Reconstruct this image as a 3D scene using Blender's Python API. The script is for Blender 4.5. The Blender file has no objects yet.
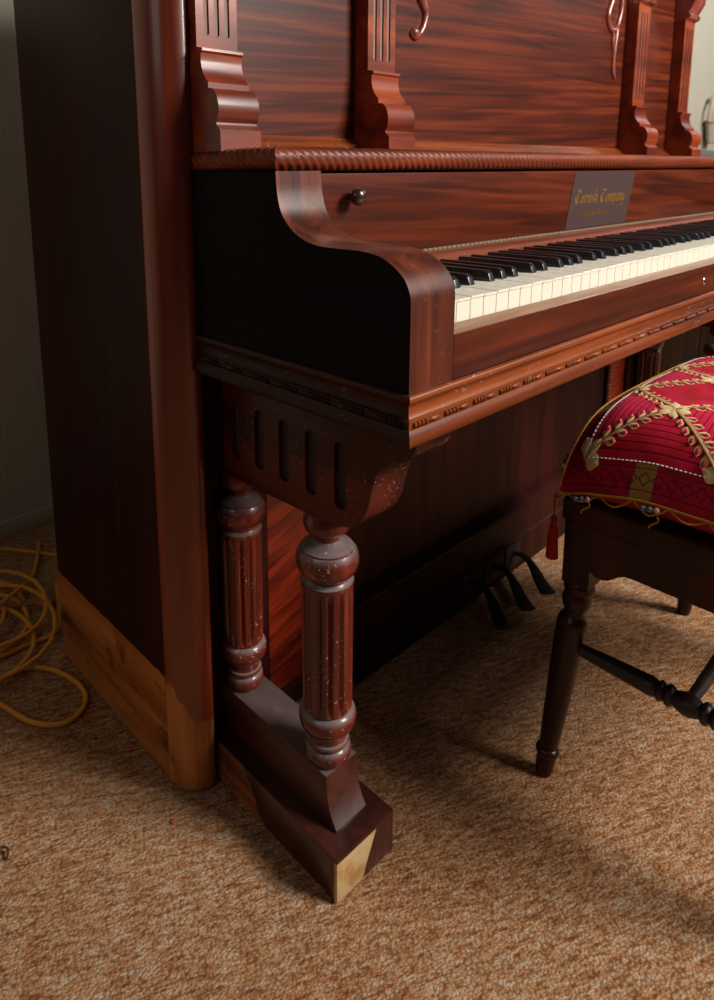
import bpy, math, random
from mathutils import Vector, Matrix
random.seed(7)
PI = math.pi
scene = bpy.context.scene
col = scene.collection

# ------------------------------------------------------------------ colour / node helpers
def lin(c):
    c = c / 255.0
    return c / 12.92 if c <= 0.04045 else ((c + 0.055) / 1.055) ** 2.4
def rgb(r, g, b): return (lin(r), lin(g), lin(b), 1.0)

class NT:
    """small helper around a material's node tree"""
    def __init__(s, name):
        s.m = bpy.data.materials.new(name); s.m.use_nodes = True
        s.t = s.m.node_tree; s.t.nodes.clear()
        s.out = s.n('ShaderNodeOutputMaterial'); s.b = s.n('ShaderNodeBsdfPrincipled')
        s.l(s.b.outputs[0], s.out.inputs[0])
    def n(s, kind, **kw):
        nd = s.t.nodes.new(kind)
        for k, v in kw.items(): setattr(nd, k, v)
        return nd
    def l(s, a, b): s.t.links.new(a, b)
    def inp(s, sock, v):
        if hasattr(v, 'is_output'): s.l(v, sock)
        else: sock.default_value = v
    def math(s, op, a, b=0.0, clamp=False):
        nd = s.n('ShaderNodeMath', operation=op, use_clamp=clamp)
        s.inp(nd.inputs[0], a); s.inp(nd.inputs[1], b)
        return nd.outputs[0]
    def coord(s, which='Object'):
        return s.n('ShaderNodeTexCoord').outputs[which]
    def xyz(s, v):
        nd = s.n('ShaderNodeSeparateXYZ'); s.l(v, nd.inputs[0]); return nd.outputs
    def scale(s, v, sc, rot=(0, 0, 0)):
        nd = s.n('ShaderNodeMapping'); s.l(v, nd.inputs[0])
        nd.inputs['Scale'].default_value = sc; nd.inputs['Rotation'].default_value = rot
        return nd.outputs[0]
    def noise(s, v, sc, detail=4, rough=.55, dist=0.0):
        nd = s.n('ShaderNodeTexNoise'); s.l(v, nd.inputs['Vector'])
        nd.inputs['Scale'].default_value = sc; nd.inputs['Detail'].default_value = detail
        nd.inputs['Roughness'].default_value = rough; nd.inputs['Distortion'].default_value = dist
        return nd.outputs[0]
    def ramp(s, fac, stops):
        nd = s.n('ShaderNodeValToRGB'); s.l(fac, nd.inputs[0])
        e = nd.color_ramp.elements
        while len(e) < len(stops): e.new(.5)
        for el, (p, c) in zip(e, stops): el.position = p; el.color = c
        return nd.outputs[0]
    def mix(s, fac, a, b, mode='MIX'):
        nd = s.n('ShaderNodeMix', data_type='RGBA', blend_type=mode)
        s.inp(nd.inputs[0], fac); s.inp(nd.inputs[6], a); s.inp(nd.inputs[7], b)
        return nd.outputs[2]
    def smooth(s, v, a, b):
        nd = s.n('ShaderNodeMapRange', interpolation_type='SMOOTHSTEP')
        s.inp(nd.inputs[0], v); s.inp(nd.inputs[1], a); s.inp(nd.inputs[2], b)
        return nd.outputs[0]
    def bump(s, h, strength=.2, dist=.002):
        nd = s.n('ShaderNodeBump'); s.l(h, nd.inputs['Height'])
        nd.inputs['Strength'].default_value = strength; nd.inputs['Distance'].default_value = dist
        s.l(nd.outputs[0], s.b.inputs['Normal'])
    def set(s, color=None, rough=None, coat=None, coat_rough=None, spec=None, metal=None, sheen=None):
        for k, v in (('Base Color', color), ('Roughness', rough), ('Coat Weight', coat), ('Coat Roughness', coat_rough),
                     ('Specular IOR Level', spec), ('Metallic', metal), ('Sheen Weight', sheen)):
            if v is not None: s.inp(s.b.inputs[k], v)
        return s.m

def wood_color(t, dark, mid, light, axis='x', freq=26.0, stretch=14.0, tilt=0.0, co=None):
    co = co or t.coord()
    sc = {'x': (1 / stretch, 1, 1), 'y': (1, 1 / stretch, 1), 'z': (1, 1, 1 / stretch)}[axis]
    rot = {'x': (0, tilt, 0), 'y': (tilt, 0, 0), 'z': (0, tilt, 0)}[axis]
    nd = t.n('ShaderNodeMapping'); t.l(co, nd.inputs[0]); nd.inputs['Rotation'].default_value = rot
    v = t.scale(nd.outputs[0], sc)
    big = t.noise(v, freq, 3, .5, .6)
    fine = t.noise(t.scale(v, {'x': (.35, 1, 1), 'y': (1, .35, 1), 'z': (1, 1, .35)}[axis]), freq * 9, 3, .6)
    f = t.math('ADD', t.math('MULTIPLY', big, .78), t.math('MULTIPLY', fine, .22))
    return t.ramp(f, [(.36, dark), (.5, mid), (.63, light)]), f

def wood(name, dark, mid, light, axis='x', freq=26.0, stretch=14.0, tilt=0.0, rough=.33, coat=.5, coat_rough=.16,
         dust=0.0, specks=0.0, bumpy=.06, scuff=0.0, spec=.5):
    t = NT(name)
    c, f = wood_color(t, rgb(*dark), rgb(*mid), rgb(*light), axis, freq, stretch, tilt)
    r = rough
    if dust:
        nz = t.xyz(t.n('ShaderNodeNewGeometry').outputs['Normal'])[2]
        d = t.math('MULTIPLY', t.smooth(nz, .15, .85), t.math('ADD', .55, t.math('MULTIPLY', t.noise(t.coord(), 60, 3), .7)))
        d = t.math('MULTIPLY', d, dust, True)
        c = t.mix(d, c, rgb(112, 104, 104)); r = t.math('ADD', rough, t.math('MULTIPLY', d, .4))
    if specks:
        s1 = t.smooth(t.noise(t.coord(), 260, 2, .5), .64, .69)
        patch = t.smooth(t.noise(t.coord(), 18, 2), .45, .62)
        c = t.mix(t.math('MULTIPLY', t.math('MULTIPLY', s1, patch), specks), c, rgb(190, 160, 150))
    if scuff:
        s2 = t.smooth(t.noise(t.coord(), 70, 4, .7), .60, .72)
        c = t.mix(t.math('MULTIPLY', s2, scuff), c, rgb(175, 125, 95))
    t.bump(f, bumpy, .001)
    return t.set(c, r, coat, coat_rough, spec)

M = {}
M['case'] = wood('dark_mahogany_case', (24, 7, 6), (38, 11, 9), (54, 18, 13), 'z', 18, 16, rough=.38, coat=.45)
M['post'] = None
M['panel'] = wood('figured_mahogany_panel', (50, 17, 9), (82, 29, 12), (112, 46, 18), 'x', 80, 30, tilt=.05, rough=.42, coat=.05, coat_rough=.3, spec=.22)
M['fall'] = wood('fallboard_mahogany', (56, 19, 9), (84, 30, 12), (108, 44, 17), 'x', 70, 24, tilt=-.05, rough=.4, coat=.06, spec=.25)
M['slip'] = wood('key_slip_mahogany', (50, 17, 8), (80, 29, 11), (104, 43, 16), 'x', 44, 22, rough=.38, coat=.12, spec=.28)
M['mould'] = wood('moulding_mahogany', (76, 31, 11), (114, 50, 17), (140, 68, 26), 'x', 40, 22, rough=.42, coat=.08, spec=.28, specks=.8)
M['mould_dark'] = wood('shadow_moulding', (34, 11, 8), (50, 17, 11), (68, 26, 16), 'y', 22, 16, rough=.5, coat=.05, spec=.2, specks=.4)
M['rope'] = wood('rope_carved_mahogany', (74, 28, 12), (112, 45, 19), (140, 60, 27), 'x', 20, 10, rough=.45, coat=.05, spec=.25)
M['cheek'] = wood('cheek_mahogany', (54, 19, 10), (86, 34, 17), (116, 54, 30), 'z', 46, 16, rough=.40, coat=.14, scuff=.15, spec=.4)
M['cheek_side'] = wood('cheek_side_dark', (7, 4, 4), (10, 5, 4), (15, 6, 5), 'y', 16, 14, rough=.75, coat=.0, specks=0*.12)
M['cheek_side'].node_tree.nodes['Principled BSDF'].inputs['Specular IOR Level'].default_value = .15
M['pil'] = wood('pilaster_mahogany', (92, 31, 15), (128, 49, 22), (156, 70, 34), 'x', 20, 6, rough=.38, coat=.25, spec=.4)
M['carv'] = wood('carved_scroll_mahogany', (112, 52, 42), (140, 70, 58), (168, 96, 82), 'z', 20, 6, rough=.25, coat=.6)
M['rail'] = wood('dusty_rail_mahogany', (96, 44, 28), (124, 62, 42), (142, 78, 56), 'x', 40, 16, rough=.5, coat=0, spec=.3)
M['ledge'] = wood('key_reflection_ledge', (118, 84, 62), (142, 106, 82), (160, 126, 102), 'x', 40, 16, rough=.35, coat=.2)  # pale tone paints the keys' reflection on top of the slip
M['under'] = wood('shaded_lower_frame', (24, 7, 5), (40, 12, 8), (54, 18, 11), 'z', 16, 12, rough=.5, coat=0, spec=.15)  # shade below the keyboard is put into this dark mahogany
M['red'] = wood('brightened_figured_panel', (64, 13, 6), (112, 28, 11), (140, 42, 17), 'x', 60, 6, tilt=.25, rough=.35, coat=.4)  # figured wood, its colour raised in place of light falling on the panel
M['col'] = wood('column_mahogany', (60, 17, 11), (92, 27, 17), (118, 40, 25), 'z', 30, 12, rough=.32, coat=.5, dust=.85, specks=1.0, spec=.4)
M['bracket'] = wood('bracket_mahogany', (44, 12, 9), (66, 19, 12), (86, 28, 17), 'y', 20, 10, rough=.42, coat=.15, spec=.25, specks=.55)
M['toe_top'] = wood('pedestal_mahogany', (50, 24, 20), (66, 32, 26), (86, 44, 36), 'y', 20, 10, rough=.36, coat=.2, spec=.3, dust=.55)
M['stool'] = wood('stool_wood', (28, 8, 6), (46, 13, 9), (64, 21, 13), 'z', 22, 10, rough=.38, coat=.18, spec=.25)
M['stool_dark'] = wood('stool_stretcher_wood', (30, 20, 18), (44, 30, 26), (60, 44, 38), 'y', 22, 10, rough=.5, coat=.1)

def simple(name, c, rough=.5, metal=0.0, coat=0.0, bump=None):
    t = NT(name)
    n = t.noise(t.coord(), 40, 3)
    cc = t.mix(t.math('MULTIPLY', n, .5), rgb(*c), rgb(*[min(255, x * 1.12) for x in c]))
    if bump: t.bump(t.noise(t.coord(), bump, 3), .3, .001)
    return t.set(cc, rough, coat, .2, None, metal)
M['black_key'] = simple('ebony_key', (26, 28, 34), .32, coat=.35)
M['knob'] = simple('dark_turned_knob', (58, 30, 26), .25, coat=.6)
M['brass'] = simple('tarnished_brass', (112, 98, 78), .8, .1)
M['gilt'] = simple('gilt_lettering', (150, 108, 42), .55, .2)
M['plate'] = simple('dark_name_patch', (68, 48, 48), .5)
M['nickel'] = simple('nickel_lock', (170, 165, 155), .3, .8)
M['felt'] = simple('near_black_fill', (26, 20, 19), .8)  # near-black, for the key frame and keyhole
M['slot'] = simple('dark_grey_recess', (46, 34, 32), .9)  # dark grey, for the bracket flute floors and pedal slots
M['dust'] = simple('grey_groove_dust', (138, 116, 108), .9)
M['pedal'] = simple('shaded_pedal', (16, 13, 11), .6, .1)  # near-black colour carries the shade around the pedals
M['cord'] = simple('amber_cord', (214, 142, 40), .5)
M['yellow'] = simple('mustard_thread', (178, 128, 26), .8)
M['tassel'] = simple('crimson_thread', (150, 12, 26), .85)
M['gold'] = simple('gold_embroidery', (236, 206, 150), .55, .1, bump=500)
M['gold_dk'] = simple('old_gold_embroidery', (160, 116, 74), .75)
M['petal'] = simple('red_satin', (205, 22, 52), .5)
M['white'] = simple('white_stitch', (225, 205, 195), .7)
M['bead_blue'] = simple('steel_blue_bead', (92, 108, 130), .25)
M['bead_pink'] = simple('pale_pink_bead', (196, 150, 132), .3)
M['plug'] = simple('amber_plug', (150, 92, 30), .5)
M['loop'] = simple('bleached_cane', (176, 164, 146), .8)
M['rim'] = simple('brown_cane', (158, 134, 106), .8)
M['basket'] = simple('grey_cane', (162, 154, 140), .9, bump=120)
M['lint'] = simple('pale_lint', (170, 160, 150), .9)
M['crumb'] = simple('orange_crumb', (180, 80, 35), .9)
M['knot'] = simple('brown_tuft', (70, 40, 22), .9)

# ivory keys: slightly yellowed, with darker grime toward the front edge
t = NT('ivory_key'); z = t.xyz(t.coord())
c = t.mix(t.math('MULTIPLY', t.noise(t.scale(t.coord(), (40, 8, 8)), 3, 3), .6), rgb(238, 232, 214), rgb(250, 245, 230))
M['ivory'] = t.set(c, .35, .3, .15)

# worn case corner post and side with bare timber near the floor (object space: z = 0 is the floor)
def worn(name, base, kind):
    t = NT(name); co = t.coord(); X, Y, Z = t.xyz(co)
    c, f = wood_color(t, *[rgb(*b) for b in base], 'z', 18, 16, co=co)
    bare, f2 = wood_color(t, rgb(114, 58, 26), rgb(160, 96, 46), rgb(188, 122, 64), 'y' if kind != 'post' else 'z', 22, 9, co=co)
    stain = t.smooth(t.noise(co, 14, 4, .6), .56, .68)
    bare = t.mix(t.math('MULTIPLY', stain, .7), bare, rgb(70, 30, 16))
    jag = t.noise(t.scale(co, (1, 1, .25)), 60, 3)
    if kind == 'side':
        edge = t.math('ADD', .169, t.math('MULTIPLY', t.math('SUBTRACT', jag, .5), .008))
        m = t.smooth(Z, t.math('ADD', edge, .002), t.math('SUBTRACT', edge, .002))
    elif kind == 'post':
        lim = t.n('ShaderNodeMapRange'); t.l(X, lim.inputs[0])
        lim.inputs[1].default_value = -.1287 - .675; lim.inputs[2].default_value = -.108 - .675
        lim.inputs[3].default_value = .165; lim.inputs[4].default_value = .108
        edge = t.math('ADD', lim.outputs[0], t.math('MULTIPLY', t.math('SUBTRACT', jag, .5), .05))
        m = t.smooth(Z, t.math('ADD', edge, .003), t.math('SUBTRACT', edge, .003))
    else:   # toe block: bare at the back half of its outer side and across the left half of its front
        wob = t.math('MULTIPLY', t.math('SUBTRACT', t.noise(co, 35, 3), .5), .03)
        front = t.smooth(Y, .0955 - .35, .0935 - .35)
        xb = t.math('ADD', -.0745 + .048 - .675, t.math('MULTIPLY', t.math('SUBTRACT', Z, .01), .42))
        mf = t.math('MULTIPLY', front, t.smooth(t.math('ADD', X, t.math('MULTIPLY', wob, .25)), t.math('ADD', xb, .001), t.math('SUBTRACT', xb, .001)))
        mf = t.math('MULTIPLY', mf, t.smooth(Z, .0605, .058))
        yb = t.math('ADD', .222 - .35, t.math('MULTIPLY', Z, .7))
        left = t.smooth(X, -.0725 - .675, -.0735 - .675)
        ms = t.math('MULTIPLY', left, t.smooth(t.math('ADD', Y, wob), t.math('SUBTRACT', yb, .002), t.math('ADD', yb, .002)))
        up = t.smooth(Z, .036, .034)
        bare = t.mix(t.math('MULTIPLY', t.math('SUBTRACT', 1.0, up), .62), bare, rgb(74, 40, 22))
        bare = t.mix(mf, bare, t.mix(t.smooth(t.noise(co, 28, 3), .45, .62), rgb(196, 166, 122), rgb(176, 128, 74)))
        m = t.math('MAXIMUM', ms, mf)
    c = t.mix(m, c, bare)
    t.bump(f, .06, .001)
    t.b.inputs['Specular IOR Level'].default_value = {'side': .12, 'post': .45, 'toe': .3}[kind]
    return t.set(c, t.math('ADD', .40 if kind == 'side' else .34, t.math('MULTIPLY', m, .3)), t.math('MULTIPLY', .0 if kind == 'side' else .45, t.math('SUBTRACT', 1.0, m)), .18)
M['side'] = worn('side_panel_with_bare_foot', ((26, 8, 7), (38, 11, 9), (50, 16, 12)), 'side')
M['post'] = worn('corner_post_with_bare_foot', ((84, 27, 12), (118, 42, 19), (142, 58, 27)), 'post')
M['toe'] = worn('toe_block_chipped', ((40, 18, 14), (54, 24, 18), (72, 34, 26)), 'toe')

# carpet: looped pile, tan and rust flecks running in short streaks
t = NT('looped_carpet'); co = t.coord()
co = t.scale(co, (1, 1, 1), (0, 0, .43))
st = t.noise(t.scale(co, (22, 95, 1)), 1.6, 5, .75)
fl = t.noise(t.scale(co, (160, 300, 1)), 1.0, 3, .7)
big = t.noise(co, 3.0, 3)
f = t.math('ADD', t.math('ADD', t.math('MULTIPLY', st, .72), t.math('MULTIPLY', fl, .28)), t.math('MULTIPLY', t.math('SUBTRACT', big, .5), .18))
c = t.ramp(f, [(.36, rgb(112, 66, 38)), (.44, rgb(148, 98, 62)), (.51, rgb(172, 128, 90)), (.57, rgb(184, 150, 120)), (.66, rgb(194, 176, 158))])
vo = t.n('ShaderNodeTexVoronoi'); t.l(t.scale(co, (250, 330, 1)), vo.inputs['Vector']); vo.inputs['Scale'].default_value = 1.0
pit = t.smooth(vo.outputs['Distance'], .35, .95)
c = t.mix(t.math('MULTIPLY', pit, .62), c, rgb(78, 45, 27))
t.bump(t.math('SUBTRACT', fl, t.math('MULTIPLY', vo.outputs['Distance'], .8)), .6, .003)
M['carpet'] = t.set(c, .95, spec=.1)

# wallpaper: warm grey-cream with a faint vertical weave
t = NT('woven_wallpaper'); co = t.coord()
w = t.noise(t.scale(co, (90, 1, 1.2)), 4.0, 4, .6)
c = t.ramp(w, [(.3, rgb(172, 166, 148)), (.7, rgb(196, 190, 172))])
t.bump(w, .15, .001)
M['wainscot'] = wood('brown_wainscot', (20, 12, 6), (28, 17, 8), (38, 23, 11), 'z', 12, 12, rough=.6, coat=0, spec=.08)
M['wall'] = t.set(c, .9, spec=.15)
M['dado'] = simple('grey_green_top', (92, 98, 90), .6)
M['skirting'] = simple('painted_skirting', (176, 164, 140), .55)

# cushion cloth
def cushion_mat():
    t = NT('embroidered_crimson_cloth')
    uv = t.n('ShaderNodeUVMap'); uv.uv_map = 'cloth'
    U, V, _ = t.xyz(uv.outputs[0])                # metres along the long and the short side of the cushion top
    n = t.noise(t.coord(), 30, 3)
    L = t.math
    s = .0772
    # alternating ribbed diamonds
    a = L('DIVIDE', L('ADD', U, V), 2 * s); b = L('DIVIDE', L('SUBTRACT', U, V), 2 * s)
    par = L('MODULO', L('ADD', L('FLOOR', a), L('FLOOR', b)), 2.0)
    par = L('ABSOLUTE', par)
    ribU = L('PINGPONG', U, .0040); ribV = L('PINGPONG', V, .0040)
    lineU = t.smooth(ribU, .0013, .0006); lineV = t.smooth(ribV, .0013, .0006)
    ln = L('ADD', L('MULTIPLY', lineU, par), L('MULTIPLY', lineV, L('SUBTRACT', 1.0, par)))
    c = t.mix(t.smooth(n, .35, .65), rgb(180, 9, 26), rgb(208, 18, 60))
    c = t.mix(L('MULTIPLY', L('SUBTRACT', 1.0, par), .55), c, rgb(222, 24, 82))
    c = t.mix(L('MULTIPLY', ln, .75), c, rgb(92, 6, 22))
    # border band: thin dark rules and a row of open diamonds
    E = t.n('ShaderNodeUVMap'); E.uv_map = 'edge'
    D, T, _ = t.xyz(E.outputs[0])                 # distance in from the seam, run along the seam
    inb = t.smooth(D, .0425, .0415)
    bc = t.mix(t.smooth(n, .4, .6), rgb(158, 8, 36), rgb(186, 14, 56))
    dm = L('ABSOLUTE', L('SUBTRACT', L('ADD', L('DIVIDE', L('PINGPONG', T, .008), .008), L('DIVIDE', L('ABSOLUTE', L('SUBTRACT', D, .022)), .0095)), .85))
    dl = L('MULTIPLY', t.smooth(dm, .17, .08), t.smooth(L('ABSOLUTE', L('SUBTRACT', D, .022)), .0105, .0095))
    r1 = t.smooth(L('ABSOLUTE', L('SUBTRACT', D, .009)), .0009, .0004)
    r2 = t.smooth(L('ABSOLUTE', L('SUBTRACT', D, .035)), .0009, .0004)
    rules = L('MAXIMUM', L('MAXIMUM', r1, r2), dl)
    blk = t.smooth(L('ABSOLUTE', L('SUBTRACT', L('PINGPONG', L('ADD', T, .0), .0790), .0790)), .0130, .0120)
    bc = t.mix(blk, bc, rgb(170, 132, 66))
    bc = t.mix(L('MULTIPLY', rules, .8), bc, rgb(70, 6, 22))
    c = t.mix(inb, c, bc)
    weave = t.noise(t.scale(t.coord(), (700, 700, 700)), 1.0, 2)
    t.bump(L('SUBTRACT', L('MULTIPLY', weave, .3), ln), .35, .0015)
    return t.set(c, .62, sheen=.03, spec=.2)
M['cloth'] = cushion_mat()
M['cloth_plain'] = simple('crimson_underside_cloth', (150, 10, 36), .7)

# ------------------------------------------------------------------ mesh helpers
class MB:
    def __init__(s): s.v = []; s.f = []; s.flat = set()
    def add(s, vs, fs, flat=False):
        o = len(s.v); s.v += [tuple(p) for p in vs]
        for f in fs:
            if flat: s.flat.add(len(s.f))
            s.f.append(tuple(i + o for i in f))
        return s
    def box(s, x0, x1, y0, y1, z0, z1):
        vs = [(x, y, z) for x in (x0, x1) for y in (y0, y1) for z in (z0, z1)]
        return s.add(vs, [(0, 1, 3, 2), (4, 6, 7, 5), (0, 4, 5, 1), (2, 3, 7, 6), (0, 2, 6, 4), (1, 5, 7, 3)], True)
    def prism(s, poly, a0, a1, axis='x'):
        """polygon in the two other axes (order y,z / x,z / x,y) pulled along axis"""
        def mk(p, a): return {'x': (a, p[0], p[1]), 'y': (p[0], a, p[1]), 'z': (p[0], p[1], a)}[axis]
        n = len(poly); vs = [mk(p, a0) for p in poly] + [mk(p, a1) for p in poly]
        s.add(vs, [(i, (i + 1) % n, (i + 1) % n + n, i + n) for i in range(n)])
        s.add([mk(p, a0) for p in poly] + [mk(p, a1) for p in poly], [tuple(range(n))[::-1], tuple(range(n, 2 * n))], True)
        return s
    def lathe(s, prof, c=(0, 0, 0), seg=32, axis=None, rfun=None, close=True):
        """prof: (r, h); axis = direction vector (default z); c = where h = 0"""
        ax = Vector(axis or (0, 0, 1)).normalized()
        q = Vector((0, 0, 1)).rotation_difference(ax)
        n = len(prof); vs = []
        for r, h in prof:
            for k in range(seg):
                a = 2 * PI * k / seg
                rr = rfun(r, h, a) if rfun else r
                vs.append(Vector(c) + q @ Vector((rr * math.cos(a), rr * math.sin(a), h)))
        fs = [(i * seg + k, i * seg + (k + 1) % seg, (i + 1) * seg + (k + 1) % seg, (i + 1) * seg + k) for i in range(n - 1) for k in range(seg)]
        s.add(vs, fs)
        if close:
            s.add(vs[:seg], [tuple(range(seg))[::-1]], True); s.add(vs[-seg:], [tuple(range(seg))], True)
        return s
    def tube(s, pts, r, seg=8, flat=1.0, up=(0, 0, 1)):
        pts = [Vector(p) for p in pts]; n = len(pts); vs = []
        rs = r if isinstance(r, (list, tuple)) else [r] * n
        for i, p in enumerate(pts):
            d = (pts[min(i + 1, n - 1)] - pts[max(i - 1, 0)]).normalized()
            u = Vector(up); a = d.cross(u)
            if a.length < 1e-4: a = d.cross(Vector((1, 0, 0)))
            a.normalize(); b = a.cross(d).normalized()
            for k in range(seg):
                t = 2 * PI * k / seg
                vs.append(p + a * math.cos(t) * rs[i] + b * math.sin(t) * rs[i] * flat)
        fs = [(i * seg + k, i * seg + (k + 1) % seg, (i + 1) * seg + (k + 1) % seg, (i + 1) * seg + k) for i in range(n - 1) for k in range(seg)]
        fs += [tuple(range(seg))[::-1], tuple(range((n - 1) * seg, n * seg))]
        return s.add(vs, fs)
    def ball(s, c, r, sx=1, sy=1, sz=1, seg=10, rings=6):
        vs = []; fs = []
        for i in range(rings + 1):
            th = PI * i / rings
            for k in range(seg):
                a = 2 * PI * k / seg
                vs.append((c[0] + r * sx * math.sin(th) * math.cos(a), c[1] + r * sy * math.sin(th) * math.sin(a), c[2] + r * sz * math.cos(th)))
        for i in range(rings):
            for k in range(seg):
                fs.append((i * seg + k, (i + 1) * seg + k, (i + 1) * seg + (k + 1) % seg, i * seg + (k + 1) % seg))
        return s.add(vs, fs)
    def sweep(s, path, prof, closed=False):
        """mitred sweep of an open profile (out, z) along a plan path (x, y); out = to the left of the path"""
        n = len(path); rows = []
        for i in range(n):
            p = Vector(path[i])
            def nrm(a, b): d = (Vector(b) - Vector(a)).normalized(); return Vector((d.y, -d.x))
            if i == 0: m = nrm(path[0], path[1])
            elif i == n - 1: m = nrm(path[-2], path[-1])
            else:
                a = nrm(path[i - 1], path[i]); b = nrm(path[i], path[i + 1]); m = (a + b).normalized(); m = m / m.dot(a)
            rows.append([(p.x + m.x * o, p.y + m.y * o, zz) for o, zz in prof])
        k = len(prof)
        for i in range(n - 1):
            s.add(rows[i] + rows[i + 1], [(j, j + 1, j + 1 + k, j + k) for j in range(k - 1)])
        return s
    def mirror(s, xc):
        m = MB(); m.v = [(2 * xc - x, y, z) for x, y, z in s.v]; m.f = [f[::-1] for f in s.f]; m.flat = set(s.flat); return m
    def build(s, name, mat, parent=None, bevel=0.0, seg=2, smooth=True, angle=35):
        me = bpy.data.meshes.new(name)
        off = Vector(parent['_o']) if parent is not None else Vector((0, 0, 0))
        me.from_pydata([tuple(Vector(p) - off) for p in s.v], [], s.f)
        me.update()
        import bmesh
        bm = bmesh.new(); bm.from_mesh(me)
        bmesh.ops.remove_doubles(bm, verts=bm.verts, dist=1e-6)
        bmesh.ops.recalc_face_normals(bm, faces=bm.faces)
        if bevel:
            ed = [e for e in bm.edges if len(e.link_faces) == 2 and e.calc_face_angle(0) > math.radians(40)]
            bmesh.ops.bevel(bm, geom=ed, offset=bevel, segments=seg, profile=.6, affect='EDGES', clamp_overlap=True)
        bm.to_mesh(me); bm.free()
        if smooth:
            for p in me.polygons: p.use_smooth = True
            try: me.set_sharp_from_angle(angle=math.radians(angle))
            except Exception: pass
        o = bpy.data.objects.new(name, me); col.objects.link(o)
        mats = mat if isinstance(mat, list) else [mat]
        for mm in mats: me.materials.append(mm)
        if parent is not None:
            o.parent = parent; o['_o'] = parent['_o']
        return o

def thing(name, loc, label, cat, group=None):
    o = bpy.data.objects.new(name, None); col.objects.link(o); o.empty_display_size = .05
    o.location = loc; o['_o'] = list(loc); o['label'] = label; o['category'] = cat
    if group: o['group'] = group
    return o
def settle(o):
    """origin of a single-mesh thing to the bottom centre of its bounding box"""
    me = o.data; vs = [v.co.copy() for v in me.vertices]
    c = Vector(((min(v.x for v in vs) + max(v.x for v in vs)) / 2, (min(v.y for v in vs) + max(v.y for v in vs)) / 2, min(v.z for v in vs)))
    me.transform(Matrix.Translation(-c)); o.location = c
def tag(o, label, cat, group=None):
    o['label'] = label; o['category'] = cat
    if group: o['group'] = group
    return o
def carve(o, cutters):
    """subtract cutter shapes from a mesh and throw the cutters away"""
    c = cutters.build('cutter', M['felt'], None, smooth=False)
    c.data.transform(Matrix.Translation(-Vector(o['_o'])) if '_o' in o.keys() else Matrix.Identity(4))
    c.location = Vector(o['_o']) if '_o' in o.keys() else (0, 0, 0)
    md = o.modifiers.new('cut', 'BOOLEAN'); md.object = c; md.operation = 'DIFFERENCE'; md.solver = 'EXACT'
    bpy.context.view_layer.update()
    dg = bpy.context.evaluated_depsgraph_get()
    me = bpy.data.meshes.new_from_object(o.evaluated_get(dg), preserve_all_data_layers=True, depsgraph=dg)
    o.modifiers.clear(); old = o.data; o.data = me; bpy.data.meshes.remove(old)
    cm = c.data; bpy.data.objects.remove(c); bpy.data.meshes.remove(cm)
    for p in me.polygons: p.use_smooth = True
    me.set_sharp_from_angle(angle=math.radians(35))
def capsule(cx, z0, z1, r, y0, y1, n=8):
    """upright slot outline with round ends, pulled along y"""
    pts = [(cx + r * math.cos(PI * k / n), z1 - r + r * math.sin(PI * k / n)) for k in range(n + 1)]
    pts += [(cx - r * math.cos(PI * k / n), z0 + r - r * math.sin(PI * k / n)) for k in range(n + 1)]
    return MB().prism(pts, y0, y1, 'y')
def bez(pts, n=12):
    """Catmull-Rom through points of any dimension"""
    out = []; P = [Vector(p) for p in pts]
    for i in range(len(P) - 1):
        a = P[max(i - 1, 0)]; b = P[i]; c = P[i + 1]; d = P[min(i + 2, len(P) - 1)]
        for k in range(n):
            t = k / n
            out.append(.5 * ((2 * b) + (c - a) * t + (2 * a - 5 * b + 4 * c - d) * t * t + (3 * b - a - 3 * c + d) * t ** 3))
    out.append(P[-1]); return out

# ------------------------------------------------------------------ setting
f = MB().add([(-3, -3.5, 0), (6.5, -3.5, 0), (6.5, 1.25, 0), (-3, 1.25, 0)], [(0, 1, 2, 3)]).build('floor', M['carpet'], smooth=False); f['kind'] = 'structure'
f = MB().box(-3, 6.5, 1.25, 1.35, 0, 2.7).build('wall_back', M['wall'], smooth=False); f['kind'] = 'structure'
f = MB().box(-3, 6.5, 1.236, 1.2499, 0, .036).build('baseboard_back', M['skirting'], bevel=.003); f['kind'] = 'structure'


# ------------------------------------------------------------------ the piano
XC = .675
P = thing('upright_piano', (XC, .35, 0), 'worn dark mahogany upright piano with carved pilasters, rope edged shelf and open keyboard', 'piano')
def both(mb, name, mat, bevel=0.0, **kw):
    a = mb.build(name, mat, P, bevel, **kw); b = mb.mirror(XC).build(name, mat, P, bevel, **kw); return a, b

# case sides, rounded corner posts, back, top
XS = -.1287
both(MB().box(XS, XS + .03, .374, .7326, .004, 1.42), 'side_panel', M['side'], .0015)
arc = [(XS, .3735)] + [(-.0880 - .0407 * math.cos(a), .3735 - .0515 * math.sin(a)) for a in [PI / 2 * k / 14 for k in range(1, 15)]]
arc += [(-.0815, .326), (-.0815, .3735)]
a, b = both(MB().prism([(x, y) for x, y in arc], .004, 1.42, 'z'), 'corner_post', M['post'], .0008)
a['label'] = 'reddish rounded corner post with bare splintered foot'
MB().box(XS + .031, 2 * XC - XS - .031, .70, .7325, .02, 1.42).build('back_board', M['case'], P)
MB().box(XS - .02, 2 * XC - XS + .02, .30, .745, 1.4205, 1.45).build('lid', M['case'], P, .004)
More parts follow.
